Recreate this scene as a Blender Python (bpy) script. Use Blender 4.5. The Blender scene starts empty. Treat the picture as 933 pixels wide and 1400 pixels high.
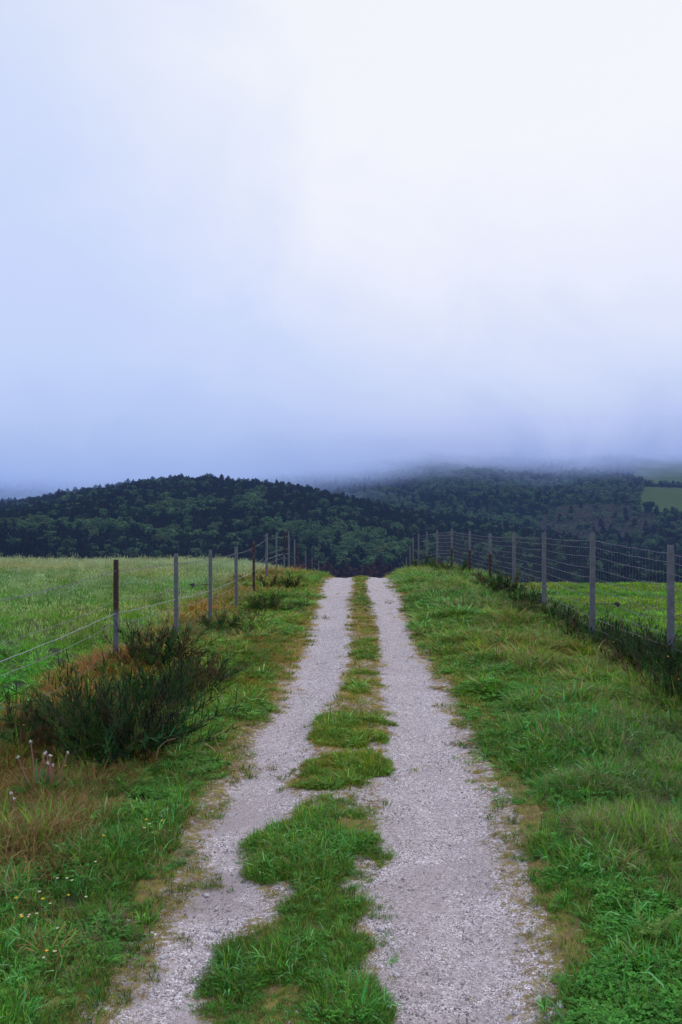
import bpy, math, random
import numpy as np
from mathutils import Vector, Matrix, noise as mnoise

rng = np.random.default_rng(7)
random.seed(7)
C = bpy.context.scene.collection
H, F, VX, VY = 1.9, 1187.0, 500.0, 686.0      # eye height, focal in photo pixels, vanishing point

def s2l(r, g, b):
    f = lambda c: (c/255)/12.92 if c/255 <= .04045 else ((c/255+.055)/1.055)**2.4
    return (f(r), f(g), f(b), 1)

# ------------------------------------------------------------------ numpy noise
_tab = rng.random((256, 256))
def vn(x, y):
    x = np.asarray(x, float); y = np.asarray(y, float)
    xi = np.floor(x).astype(int); yi = np.floor(y).astype(int)
    fx = x-xi; fy = y-yi
    fx = fx*fx*(3-2*fx); fy = fy*fy*(3-2*fy)
    g = lambda a, b: _tab[a & 255, b & 255]
    return (g(xi, yi)*(1-fx)+g(xi+1, yi)*fx)*(1-fy)+(g(xi, yi+1)*(1-fx)+g(xi+1, yi+1)*fx)*fy
def fbm(x, y, s=1.0, o=3, off=0.0):
    v = 0; a = .5; t = 0
    for k in range(o):
        v = v+a*vn(np.asarray(x)*s+off+17.3*k, np.asarray(y)*s+off*1.7+9.1*k); t += a; a *= .5; s *= 2.1
    return v/t
def sstep(a, b, x):
    t = np.clip((x-a)/(b-a), 0, 1); return t*t*(3-2*t)

# ------------------------------------------------------------------ the lie of the land (metres; +Y is along the track)
def crest(Y, yc, a, lim=.42):
    t = np.maximum(np.asarray(Y, float)-yc, 0); tl = lim/(2*a)
    return -np.where(t < tl, a*t*t, a*tl*tl+lim*(t-tl))
KX = np.array([-60, -5, -2.75, -1.5, -1.0, -.62, -.28, .06, .42, .78, 1.4, 2.9, 4.2, 60])
PR = [(.02, 20, .00303), (.0, 20, .00303), (.0, 18.5, .0043), (.03, 17, .0044), (.0, 17, .00466), (-.02, 17, .00466), (.02, 17, .00466),
      (.02, 17, .00466), (-.02, 17, .00466), (.0, 17, .0046), (.06, 17, .0036), (.03, 16, .0025), (-.22, 15, .0036), (-.3, 15, .00378)]
def gz(X, Y):
    X = np.asarray(X, float); Y = np.asarray(Y, float)
    X, Y = np.broadcast_arrays(X, Y)
    cols = np.stack([b+crest(Y, yc, a) for b, yc, a in PR])
    i = np.clip(np.searchsorted(KX, X)-1, 0, len(KX)-2)
    t = (X-KX[i])/(KX[i+1]-KX[i]); t = np.clip(t, 0, 1); 
    z0 = np.take_along_axis(cols, i[None], 0)[0]; z1 = np.take_along_axis(cols, i[None]+1, 0)[0]
    z = z0*(1-t)+z1*t
    off = sstep(.0, .5, np.maximum(-1.0-X, X-.8))
    return z+off*((fbm(X, Y, 1.1, 3)-.5)*.16+(fbm(X, Y, .3, 2, 5)-.5)*.12)

# track edges in eye-height units against depth (read as bearing from the standing point)
def tab(rows):
    r = sorted([(H*F/(y-VY), u*H) for y, u in rows]); return np.array([a for a, b in r]), np.array([b for a, b in r])
TL = tab([(1700, -.50), (1400, -.50), (1300, -.505), (1190, -.466), (1140, -.524), (1090, -.52), (1050, -.467), (1010, -.51), (975, -.45), (955, -.483), (905, -.479), (880, -.464), (855, -.50), (830, -.51), (800, -.57), (790, -.60)])
TR = tab([(1700, .33), (1400, .33), (1330, .365), (1270, .385), (1200, .39), (1150, .40), (1100, .459), (1060, .44), (1000, .43), (950, .424), (900, .40), (870, .353), (850, .385), (820, .37), (800, .37), (790, .38)])
CL = tab([(1700, -.34), (1400, -.336), (1280, -.32), (1235, -.27), (1190, -.327), (1150, -.334), (1120, -.276), (1100, -.22), (1078, -.31), (1050, -.28), (1030, -.2), (1000, -.22), (960, -.164), (940, -.13), (895, -.10), (855, -.13), (825, -.16), (800, -.14)])
CR = tab([(1700, .03), (1400, .028), (1300, .05), (1200, .04), (1150, .065), (1080, .063), (1000, .11), (950, .085), (895, .105), (855, .09), (825, .04), (800, .0)])
XL = lambda Y: np.interp(Y, *TL)+(vn(Y*3.1, 3.3)-.5)*.10+(vn(Y*9, 1.3)-.5)*.05
XR = lambda Y: np.interp(Y, *TR)+(vn(Y*2.9, 8.3)-.5)*.10+(vn(Y*8, 5.3)-.5)*.05
GAPS = [(1216, 9), (1091, 9), (1031, 6), (964, 9), (914, 11), (871, 13), (842, 8), (813, 5)]      # bare breaks in the median, photo rows
def median(X, Y):
    """1 on the grassy centre strip, fading out at its edges and at the bare breaks"""
    y = VY+H*F/np.maximum(Y, .5)
    cl = np.interp(Y, *CL)+(vn(Y*4, 13.3)-.5)*.12; cr = np.interp(Y, *CR)+(vn(Y*4, 23.3)-.5)*.10
    e = np.minimum(X-cl, cr-X)+(fbm(X, Y, 6, 3)-.5)*.22
    for c, w in GAPS[1:]: e = e-(.13 if c > 950 else .05)*np.exp(-((y-c)/(w*1.9))**2)
    m = sstep(-.05, .10, e)
    m = m*(1-.95*sstep(.60, .70, fbm(X, Y, 4.2, 3, 55))*sstep(.35, .05, np.minimum(X-cl, cr-X)))
    for c, w in GAPS: m = m*(1-(1 if c != 1216 else .85*sstep(-.2, -.5, X))*np.exp(-np.abs((y-c-(fbm(X, Y, 4, 3, 3)-.5)*w*2.4)/w)**3*.9))
    return m
def ontrack(X, Y): return sstep(-.03, .05, np.minimum(X-XL(Y), XR(Y)-X))

# far terrain
_rp = np.array([-900, -300, 0, 100, 200, 290, 400, 430, 500, 560, 640, 740, 830, 950, 1400.])
_ry = np.array([740, 706, 683, 665, 652, 648, 656, 663, 677, 690, 702, 721, 748, 780, 800.])
_rX = (_rp-500)*650/F; _rz = H-(_ry+14-VY)*650/F
def hill1(X, Y):
    zr = np.interp(X, _rX, _rz)
    t = np.clip((Y-230)/(650-230), 0, 1); t = .75*t+.25*t*t*(3-2*t)
    z = -33+(np.maximum(zr, -47)+33)*t
    return np.where(Y < 650, z, zr-(Y-650)*.16)
def hill2(X, Y):
    z = np.interp(Y, [200, 300, 400, 500, 600, 700, 800, 900, 1000, 1200, 1600, 2600], [-48, -48, -46, -40, -32, -22, -10, 2, 16, 58, 140, 260])
    return z+(fbm(X, Y, .006, 2, 3)-.5)*12*sstep(600, 900, Y)
def hz(X, Y):
    X = np.asarray(X, float); Y = np.asarray(Y, float)
    a = hill1(X, Y); b = hill2(X, Y)
    z = np.maximum(a, b)+(fbm(X, Y, .014, 3, 11)-.5)*7
    zn = -12-(Y-62)*.12
    return zn+(z-zn)*sstep(62, 250, Y)
def hit(px, py):
    for Y in np.arange(230, 1500, 4.):
        X = (px-VX)/F*Y; z = H-(py-VY)/F*Y
        if float(hz(X, Y)) > z: return X, Y, float(hz(X, Y))
    return None

# ------------------------------------------------------------------ object helpers
def tag(o, label=None, cat=None, group=None, kind=None):
    if label: o['label'] = label
    if cat: o['category'] = cat
    if group: o['group'] = group
    if kind: o['kind'] = kind
    return o
def empty(name, loc, rz=0, sc=1):
    o = bpy.data.objects.new(name, None); C.objects.link(o); o.location = loc; o.rotation_euler = (0, 0, rz)
    o.scale = (sc, sc, sc) if not hasattr(sc, '__len__') else sc; o.empty_display_size = .2
    return o
class MB:
    def __init__(s): s.v = []; s.f = []; s.c = []; s.mi = []
    def add(s, vs, fs, col=(1, 1, 1), mi=0):
        b = len(s.v); s.v += [tuple(v) for v in vs]; s.f += [tuple(b+i for i in f) for f in fs]
        s.c += [col]*len(vs); s.mi += [mi]*len(fs)
    def tube(s, pts, r, n=5, col=(1, 1, 1), mi=0, cap=True):
        pts = [Vector(p) for p in pts]; rs = r if hasattr(r, '__len__') else [r]*len(pts); vs = []; fs = []
        for i, p in enumerate(pts):
            d = (pts[min(i+1, len(pts)-1)]-pts[max(i-1, 0)]).normalized()
            u = d.orthogonal().normalized() if abs(d.z) > .9 else d.cross(Vector((0, 0, 1))).normalized(); w = d.cross(u)
            for k in range(n):
                a = 2*math.pi*k/n; vs.append(p+(u*math.cos(a)+w*math.sin(a))*rs[i])
        for i in range(len(pts)-1):
            for k in range(n):
                k2 = (k+1) % n; fs.append((i*n+k, i*n+k2, (i+1)*n+k2, (i+1)*n+k))
        if cap: fs.append(tuple(range(n))[::-1]); fs.append(tuple((len(pts)-1)*n+k for k in range(n)))
        s.add(vs, fs, col, mi)
    def blade(s, p, d, L, w, droop, col, segs=3, mi=0, fold=0):
        """a tapering leaf strip that bends over under its weight"""
        p = Vector(p); d = Vector(d).normalized(); side = Vector((-d.y, d.x, 0))
        if side.length < .05: side = Vector((1, 0, 0))
        side.normalize(); ang = random.uniform(-.7, .7); side = (Matrix.Rotation(ang, 3, d) @ side)
        vs = []; q = p.copy(); dd = d.copy()
        for i in range(segs+1):
            t = i/segs; ww = w*(1-t**1.6)*.5*(.75+.5*min(t*3, 1))
            if i == segs: vs.append(q.copy())
            else: vs += [q-side*ww, q+side*ww]
            q = q+dd*(L/segs); dd = (dd+Vector((d.x*.6, d.y*.6, -1))*droop/segs).normalized()
        fs = [(2*i, 2*i+1, 2*i+3, 2*i+2) for i in range(segs-1)]+[(2*segs-2, 2*segs-1, 2*segs)]
        s.add(vs, fs, col, mi)
    def ico(s, c, r, col=(1, 1, 1), mi=0, jit=0, sq=(1, 1, 1)):
        g = (1+5**.5)/2
        V = [(-1, g, 0), (1, g, 0), (-1, -g, 0), (1, -g, 0), (0, -1, g), (0, 1, g), (0, -1, -g), (0, 1, -g), (g, 0, -1), (g, 0, 1), (-g, 0, -1), (-g, 0, 1)]
        Fc = [(0, 11, 5), (0, 5, 1), (0, 1, 7), (0, 7, 10), (0, 10, 11), (1, 5, 9), (5, 11, 4), (11, 10, 2), (10, 7, 6), (7, 1, 8), (3, 9, 4), (3, 4, 2), (3, 2, 6), (3, 6, 8), (3, 8, 9), (4, 9, 5), (2, 4, 11), (6, 2, 10), (8, 6, 7), (9, 8, 1)]
        c = Vector(c); vs = []
        for v in V:
            u = Vector(v).normalized()*r*(1+random.uniform(-jit, jit)); vs.append(c+Vector((u.x*sq[0], u.y*sq[1], u.z*sq[2])))
        s.add(vs, Fc, col, mi)
    def mesh(s, name, mats, smooth=False):
        me = bpy.data.meshes.new(name); me.from_pydata(s.v, [], s.f)
        at = me.color_attributes.new('col', 'FLOAT_COLOR', 'POINT')
        at.data.foreach_set('color', np.array([(c[0], c[1], c[2], 1) for c in s.c], 'f').ravel())
        for m in (mats if isinstance(mats, (list, tuple)) else [mats]): me.materials.append(m)
        me.polygons.foreach_set('material_index', s.mi)
        if smooth: me.polygons.foreach_set('use_smooth', [True]*len(s.f))
        me.update(); return me
    def obj(s, name, mats, parent=None, smooth=False, link=True):
        o = bpy.data.objects.new(name, s.mesh(name, mats, smooth))
        if link: C.objects.link(o)
        if parent: o.parent = parent
        return o
def grid(name, xs, ys, zf, mat, attrs=None, warp=None):
    nx, ny = (xs.shape[1], xs.shape[0]) if xs.ndim == 2 else (len(xs), len(ys))
    XX, YY = (xs, ys) if xs.ndim == 2 else np.meshgrid(xs, ys)
    ZZ = zf(XX, YY)
    co = np.stack([XX, YY, ZZ], -1).reshape(-1, 3).astype('f')
    me = bpy.data.meshes.new(name)
    i = (np.arange(ny-1)[:, None]*nx+np.arange(nx-1)[None]).ravel()
    fc = np.stack([i, i+1, i+nx+1, i+nx], -1).astype('i')
    me.vertices.add(len(co)); me.vertices.foreach_set('co', co.ravel())
    me.loops.add(fc.size); me.loops.foreach_set('vertex_index', fc.ravel())
    me.polygons.add(len(fc)); me.polygons.foreach_set('loop_start', np.arange(0, fc.size, 4, dtype='i'))
    me.polygons.foreach_set('loop_total', np.full(len(fc), 4, 'i'))
    me.update(calc_edges=True); me.validate()
    me.polygons.foreach_set('use_smooth', np.ones(len(fc), bool))
    for k, fn in (attrs or {}).items():
        a = me.attributes.new(k, 'FLOAT', 'POINT'); a.data.foreach_set('value', np.broadcast_to(fn(XX, YY), XX.shape).astype('f').ravel())
    me.materials.append(mat)
    o = bpy.data.objects.new(name, me); C.objects.link(o); return o

# ------------------------------------------------------------------ node helpers
class NT:
    def __init__(s, nt): s.nt = nt; s.n = nt.nodes; s.l = nt.links
    def new(s, t, **kw):
        nd = s.n.new(t)
        for k, v in kw.items():
            if k.startswith('i_'):
                key = k[2:]; key = int(key) if key.isdigit() else key
                s.put(nd.inputs[key], v)
            else: setattr(nd, k, v)
        return nd
    def put(s, sock, v):
        if isinstance(v, bpy.types.NodeSocket): s.l.new(v, sock)
        elif v is not None: sock.default_value = v
    def math(s, op, a, b=None, clamp=False):
        nd = s.n.new('ShaderNodeMath'); nd.operation = op; nd.use_clamp = clamp; s.put(nd.inputs[0], a)
        if b is not None: s.put(nd.inputs[1], b)
        return nd.outputs[0]
    def mix(s, f, a, b, blend='MIX'):
        nd = s.n.new('ShaderNodeMix'); nd.data_type = 'RGBA'; nd.blend_type = blend; nd.clamp_factor = True
        s.put(nd.inputs[0], f); s.put(nd.inputs[6], a); s.put(nd.inputs[7], b); return nd.outputs[2]
    def mr(s, v, a, b, c=0., d=1., smooth=False):
        nd = s.n.new('ShaderNodeMapRange'); nd.interpolation_type = 'SMOOTHSTEP' if smooth else 'LINEAR'
        for k, x in zip((0, 1, 2, 3, 4), (v, a, b, c, d)): s.put(nd.inputs[k], x)
        return nd.outputs[0]
    def noise(s, vec, scale, detail=3, rough=.55):
        nd = s.new('ShaderNodeTexNoise', i_Scale=scale, i_Detail=detail, i_Roughness=rough); s.put(nd.inputs['Vector'], vec); return nd
    def ramp(s, f, stops, interp='LINEAR'):
        nd = s.n.new('ShaderNodeValToRGB'); nd.color_ramp.interpolation = interp; el = nd.color_ramp.elements
        while len(el) < len(stops): el.new(.5)
        for e, (p, c) in zip(el, stops): e.position = p; e.color = c if len(c) == 4 else (*c, 1)
        s.put(nd.inputs[0], f); return nd.outputs[0]
def material(name):
    m = bpy.data.materials.new(name); m.use_nodes = True; m.node_tree.nodes.clear(); n = NT(m.node_tree)
    out = n.new('ShaderNodeOutputMaterial'); return m, n, out

def leafmat(name, transl=.3, rough=.55, spec=.3, haze=False, objrand=0):
    """green stuff: per-blade colour attribute times per-plant tint"""
    m, n, out = material(name)
    c = n.new('ShaderNodeAttribute', attribute_name='col').outputs['Color']
    t = n.new('ShaderNodeAttribute', attribute_name='tint', attribute_type='INSTANCER')
    if objrand:
        r = n.new('ShaderNodeObjectInfo').outputs['Random']
        col = n.mix(1., c, n.mix(r, (1-objrand, 1-objrand*.9, 1-objrand*.7, 1), (1+objrand, 1+objrand, 1+objrand*.4, 1)), 'MULTIPLY')
    else: col = n.mix(1., c, t.outputs['Color'], 'MULTIPLY')
    p = n.new('ShaderNodeBsdfPrincipled', i_Roughness=rough); p.inputs['Specular IOR Level'].default_value = spec
    n.put(p.inputs['Base Color'], col)
    tr = n.new('ShaderNodeBsdfTranslucent'); n.put(tr.inputs[0], col)
    ms = n.new('ShaderNodeMixShader', i_0=transl); n.l.new(p.outputs[0], ms.inputs[1]); n.l.new(tr.outputs[0], ms.inputs[2])
    sh = ms.outputs[0]
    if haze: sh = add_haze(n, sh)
    n.l.new(sh, out.inputs[0]); return m

def skylight(n, d):
    """colour of the cloud deck towards a direction of the place; shared by the sky and by the mist painted on the hills"""
    dx, dy, dz = n.new('ShaderNodeSeparateXYZ', i_0=d).outputs
    az = n.math('ARCTAN2', dx, dy)
    mp = n.new('ShaderNodeMapping', i_1=(.3, 0, .1), i_2=(0, 0, 0), i_3=(1, 1, 1.25)); n.put(mp.inputs[0], d)
    n1 = n.noise(mp.outputs[0], 2.3, 6, .55); n1.inputs['Distortion'].default_value = .5; nzz = n1.outputs[0]
    n2 = n.noise(mp.outputs[0], 4.6, 6, .58); n2.inputs['Distortion'].default_value = .8; nz2 = n2.outputs[0]
    el = n.math('ADD', dz, n.math('MULTIPLY', n.math('SUBTRACT', nz2, .5), n.mr(dz, .02, .3, .04, .20)))
    rampL = n.ramp(el, [(0.0, s2l(138, 164, 226)), (.035, s2l(158, 182, 235)), (.085, s2l(180, 200, 244)), (.16, s2l(196, 213, 251)), (.30, s2l(203, 217, 252)), (.46, s2l(211, 223, 251)), (.8, s2l(216, 224, 247))])
    rampR = n.ramp(el, [(0.0, s2l(128, 150, 208)), (.045, s2l(152, 172, 226)), (.085, s2l(182, 198, 242)), (.14, s2l(206, 218, 249)), (.24, s2l(231, 236, 254)), (.38, s2l(244, 246, 254)), (.8, s2l(240, 243, 251))])
    side = n.math('ADD', n.math('ADD', az, n.math('MULTIPLY', n.math('SUBTRACT', nzz, .5), .75)), n.math('MULTIPLY', dz, .22))
    return n.mix(n.mr(side, -.30, .12, 0, 1, True), rampL, rampR)
HAZE_GLOW = s2l(118, 150, 222)  # tint of the haze glow mixed into far surfaces
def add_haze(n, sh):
    """mist painted as glow on surfaces, thicker with distance, sky-coloured above the cloud base"""
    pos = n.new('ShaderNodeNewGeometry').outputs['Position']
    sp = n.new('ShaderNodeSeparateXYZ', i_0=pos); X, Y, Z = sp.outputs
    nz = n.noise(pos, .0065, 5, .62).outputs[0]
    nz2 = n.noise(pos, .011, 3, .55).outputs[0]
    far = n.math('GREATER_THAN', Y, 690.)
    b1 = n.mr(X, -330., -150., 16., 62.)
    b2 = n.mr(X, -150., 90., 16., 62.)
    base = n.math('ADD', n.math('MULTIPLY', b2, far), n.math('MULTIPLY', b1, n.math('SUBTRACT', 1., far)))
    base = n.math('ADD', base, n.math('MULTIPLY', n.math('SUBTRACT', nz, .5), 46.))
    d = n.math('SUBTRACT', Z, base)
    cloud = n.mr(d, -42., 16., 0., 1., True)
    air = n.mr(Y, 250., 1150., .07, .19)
    # lighter drift of mist painted on the left shoulder of the near hill
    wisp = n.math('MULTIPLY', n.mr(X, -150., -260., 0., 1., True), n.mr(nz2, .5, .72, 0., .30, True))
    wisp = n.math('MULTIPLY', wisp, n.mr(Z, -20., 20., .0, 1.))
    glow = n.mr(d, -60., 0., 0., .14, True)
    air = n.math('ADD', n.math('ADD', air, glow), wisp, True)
    em = n.new('ShaderNodeEmission', i_0=HAZE_GLOW, i_1=.62)
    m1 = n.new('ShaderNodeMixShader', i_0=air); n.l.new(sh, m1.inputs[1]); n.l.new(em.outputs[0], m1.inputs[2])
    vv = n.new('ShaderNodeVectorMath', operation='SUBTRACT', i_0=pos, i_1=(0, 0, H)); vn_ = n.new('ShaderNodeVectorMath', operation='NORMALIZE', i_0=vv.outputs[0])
    tr = n.new('ShaderNodeEmission', i_0=skylight(n, vn_.outputs[0]), i_1=.987)  # sky colour painted over whatever rises above the cloud base
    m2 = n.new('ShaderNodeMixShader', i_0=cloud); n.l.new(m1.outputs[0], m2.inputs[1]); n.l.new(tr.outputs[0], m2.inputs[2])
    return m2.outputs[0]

M_grass = leafmat('grass_blades', .30, .6, .14)
M_gorse = leafmat('gorse_green', .15, .6, .08, objrand=.18)
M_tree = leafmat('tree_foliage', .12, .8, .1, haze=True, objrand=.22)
M_plant = leafmat('plant_green', .3, .5, .3, objrand=.05)

def simple(name, col, rough=.7, metal=0, haze=False, nscale=None, col2=None, bump=0):
    m, n, out = material(name); p = n.new('ShaderNodeBsdfPrincipled', i_Roughness=rough, i_Metallic=metal)
    p.inputs['Base Color'].default_value = (*col, 1)
    if nscale:
        tc = n.new('ShaderNodeTexCoord').outputs['Object']; nz = n.noise(tc, nscale, 5, .6)
        n.put(p.inputs['Base Color'], n.mix(n.mr(nz.outputs[0], .35, .65), (*col, 1), (*(col2 or col), 1)))
        if bump:
            b = n.new('ShaderNodeBump', i_Strength=bump, i_Distance=.004); n.l.new(nz.outputs[0], b.inputs['Height']); n.l.new(b.outputs[0], p.inputs['Normal'])
    sh = p.outputs[0]
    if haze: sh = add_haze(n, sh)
    n.l.new(sh, out.inputs[0]); return m
M_stem = simple('woody_stem', (.07, .045, .03), .8, nscale=30, col2=(.13, .09, .06))
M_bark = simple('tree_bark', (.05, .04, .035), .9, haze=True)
M_yellow = simple('yellow_petal', (.85, .52, .02), .6)
M_white = simple('white_petal', (.75, .75, .78), .6)
M_pink = simple('pinkish_stalk', (.30, .11, .10), .8, nscale=40, col2=(.28, .16, .10))
M_black = simple('black_plastic', (.018, .018, .02), .45)
M_wire = simple('galvanised_wire', (.19, .20, .235), .5, .3, nscale=3, col2=(.11, .11, .13))
M_rope = simple('pale_rope_wire', (.27, .29, .33), .7)
M_mesh = simple('thin_netting_wire', (.16, .165, .19), .6, .3)
M_rock = simple('pale_stone', (.5, .47, .5), .85, nscale=60, col2=(.33, .31, .34), bump=.5)

# rusting steel posts: galvanised grey, and rust either above or below a weathered line
def postmat(name, mode, line=.7):
    m, n, out = material(name)
    oc = n.new('ShaderNodeTexCoord').outputs['Object']; z = n.new('ShaderNodeSeparateXYZ', i_0=oc).outputs[2]
    nz = n.noise(oc, 14, 5, .65).outputs[0]; nf = n.noise(oc, 70, 4, .6).outputs[0]
    grey = n.mix(n.mr(nz, .3, .7), (.095, .10, .12, 1), (.17, .18, .215, 1))
    grey = n.mix(n.mr(nf, .56, .72), grey, (.16, .13, .12, 1))
    rust = n.mix(n.mr(nf, .3, .7), (.028, .014, .012, 1), (.070, .027, .018, 1))
    zz = n.math('ADD', z, n.math('MULTIPLY', n.math('SUBTRACT', nz, .5), .35))
    if mode == 'top': f = n.mr(zz, line-.03, line+.03)
    elif mode == 'bottom': f = n.mr(zz, line+.03, line-.03)
    elif mode == 'all': f = n.mr(nz, .3, .5)
    else: f = n.mr(nf, .70, .78, 0, .6)
    p = n.new('ShaderNodeBsdfPrincipled', i_Roughness=.65, i_Metallic=.15); n.put(p.inputs['Base Color'], n.mix(f, grey, rust))
    b = n.new('ShaderNodeBump', i_Strength=.3, i_Distance=.002); n.l.new(nf, b.inputs['Height']); n.l.new(b.outputs[0], p.inputs['Normal'])
    n.l.new(p.outputs[0], out.inputs[0]); return m
MP = {'grey': postmat('steel_grey', 'none'), 'top': postmat('steel_rust_above', 'top'), 'bottom': postmat('steel_rust_below', 'bottom', .85), 'all': postmat('steel_rusty', 'all')}

# ------------------------------------------------------------------ ground materials
def ground_material():
    m, n, out = material('verge_soil')
    pos = n.new('ShaderNodeNewGeometry').outputs['Position']
    dry = n.new('ShaderNodeAttribute', attribute_name='dry').outputs['Fac']
    mar = n.new('ShaderNodeAttribute', attribute_name='margin').outputs['Fac']
    a = n.noise(pos, 6, 5, .65).outputs[0]; b = n.noise(pos, 45, 5, .7).outputs[0]; v = n.noise(pos, 160, 3, .6).outputs[0]
    green = n.mix(n.mr(b, .35, .68), (.012, .024, .007, 1), (.035, .06, .015, 1))
    brown = n.mix(n.mr(b, .35, .68), (.045, .026, .015, 1), (.12, .08, .04, 1))
    c = n.mix(n.math('ADD', dry, n.mr(a, .5, .75, 0, .35), True), green, brown)
    sandy = n.mix(n.mr(v, .4, .62), (.13, .085, .055, 1), (.42, .36, .33, 1))
    c = n.mix(n.math('MULTIPLY', mar, n.mr(b, .35, .55)), c, sandy)
    p = n.new('ShaderNodeBsdfPrincipled', i_Roughness=.95); n.put(p.inputs['Base Color'], c)
    bp = n.new('ShaderNodeBump', i_Strength=.8, i_Distance=.02); n.l.new(b, bp.inputs['Height']); n.l.new(bp.outputs[0], p.inputs['Normal'])
    n.l.new(p.outputs[0], out.inputs[0]); return m
def track_material():
    m, n, out = material('gravel')
    pos = n.new('ShaderNodeNewGeometry').outputs['Position']
    veg = n.new('ShaderNodeAttribute', attribute_name='veg').outputs['Fac']
    rub = n.new('ShaderNodeAttribute', attribute_name='worn').outputs['Fac']
    def vor(s, feat='F1'):
        nd = n.new('ShaderNodeTexVoronoi', i_Scale=s, feature=feat); n.l.new(pos, nd.inputs['Vector']); return nd
    v1 = vor(165); v2 = vor(70); 
    big = n.noise(pos, 1.3, 4, .6).outputs[0]; mid = n.noise(pos, 13, 4, .65).outputs[0]; fine = n.noise(pos, 260, 3, .7).outputs[0]
    g1 = n.new('ShaderNodeSeparateColor', i_0=v1.outputs['Color']).outputs[0]
    g2 = n.new('ShaderNodeSeparateColor', i_0=v2.outputs['Color']).outputs[1]
    peb = n.ramp(g1, [(0, (.06, .052, .055)), (.2, (.19, .165, .17)), (.6, (.40, .365, .38)), (.88, (.60, .56, .59)), (1, (.82, .80, .84))])
    bigp = n.ramp(g2, [(0, (.20, .18, .19)), (.7, (.40, .37, .39)), (.93, (.55, .51, .54)), (1, (.82, .80, .84))])
    c = n.mix(n.mr(g2, .72, .74, 0, .75), peb, bigp)
    edge = n.mr(v1.outputs['Distance'], .45, .75, 1., .42)
    c = n.mix(1., c, edge, 'MULTIPLY')
    dust = n.mix(n.mr(fine, .35, .65), (.27, .24, .25, 1), (.40, .365, .385, 1))
    c = n.mix(n.math('MULTIPLY', n.mr(mid, .40, .62), n.mr(rub, 0., 1., .25, .6)), c, dust)
    c = n.mix(n.mr(big, .3, .7, 0, .45), c, n.mix(1., c, (.72, .70, .73, 1), 'MULTIPLY'))
    yy = n.new('ShaderNodeSeparateXYZ', i_0=pos).outputs[1]
    comp = n.noise(pos, 1.9, 4, .6).outputs[0]
    cm = n.math('MULTIPLY', n.mr(comp, .42, .58, 0, 1, True), n.math('MULTIPLY', n.mr(yy, 6.5, 4.2, .12, 1.), n.mr(n.new('ShaderNodeSeparateXYZ', i_0=pos).outputs[0], -.3, -.7, .55, 1.)))
    c = n.mix(cm, c, n.mix(n.mr(fine, .3, .7), (.15, .13, .135, 1), (.30, .265, .275, 1)))
    blot = n.noise(pos, 5, 5, .7).outputs[0]
    c = n.mix(n.mr(blot, .60, .75, 0, .35), c, (.24, .20, .19, 1))
    # moss, dry litter and soil on the centre strip and at the worn margins
    soil = n.mix(n.mr(fine, .35, .62), (.055, .035, .022, 1), (.20, .14, .075, 1))
    moss = n.mix(n.mr(mid, .4, .6), soil, (.16, .14, .035, 1))
    f = n.math('ADD', veg, n.math('MULTIPLY', n.math('SUBTRACT', n.noise(pos, 22, 6, .75).outputs[0], .5), 2.1), True)
    c = n.mix(n.mr(f, .35, .62), c, moss)
    p = n.new('ShaderNodeBsdfPrincipled', i_Roughness=.9); c = n.mix(1., c, (1.45, 1.41, 1.43, 1), 'MULTIPLY'); n.put(p.inputs['Base Color'], c); p.inputs['Specular IOR Level'].default_value = .25
    h = n.math('ADD', n.math('MULTIPLY', n.math('SUBTRACT', 1., v1.outputs['Distance']), .6), n.math('MULTIPLY', g1, .5))
    h = n.math('ADD', h, n.math('MULTIPLY', mid, 1.))
    bp = n.new('ShaderNodeBump', i_Strength=.75, i_Distance=.007); n.l.new(h, bp.inputs['Height']); n.l.new(bp.outputs[0], p.inputs['Normal'])
    n.l.new(p.outputs[0], out.inputs[0]); return m
def hill_material():
    m, n, out = material('hillside')
    pos = n.new('ShaderNodeNewGeometry').outputs['Position']
    mead = n.new('ShaderNodeAttribute', attribute_name='meadow').outputs['Fac']
    moor = n.new('ShaderNodeAttribute', attribute_name='moor').outputs['Fac']
    a = n.noise(pos, .05, 5, .65).outputs[0]; b = n.noise(pos, .35, 4, .65).outputs[0]
    c = n.mix(a, (.010, .017, .010, 1), (.022, .032, .015, 1))
    heath = n.mix(n.mr(b, .4, .6), (.022, .022, .024, 1), (.058, .046, .048, 1))
    heath = n.mix(n.mr(a, .5, .62), heath, (.035, .05, .03, 1))
    c = n.mix(n.mr(n.math('ADD', moor, n.math('MULTIPLY', n.math('SUBTRACT', b, .5), .5)), .4, .6), c, heath)
    md = n.mix(n.mr(b, .3, .7), (.045, .080, .030, 1), (.075, .115, .04, 1))
    c = n.mix(n.mr(mead, .45, .55), c, md)
    p = n.new('ShaderNodeBsdfPrincipled', i_Roughness=1.); n.put(p.inputs['Base Color'], c); p.inputs['Specular IOR Level'].default_value = 0
    n.l.new(add_haze(n, p.outputs[0]), out.inputs[0]); return m

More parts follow.
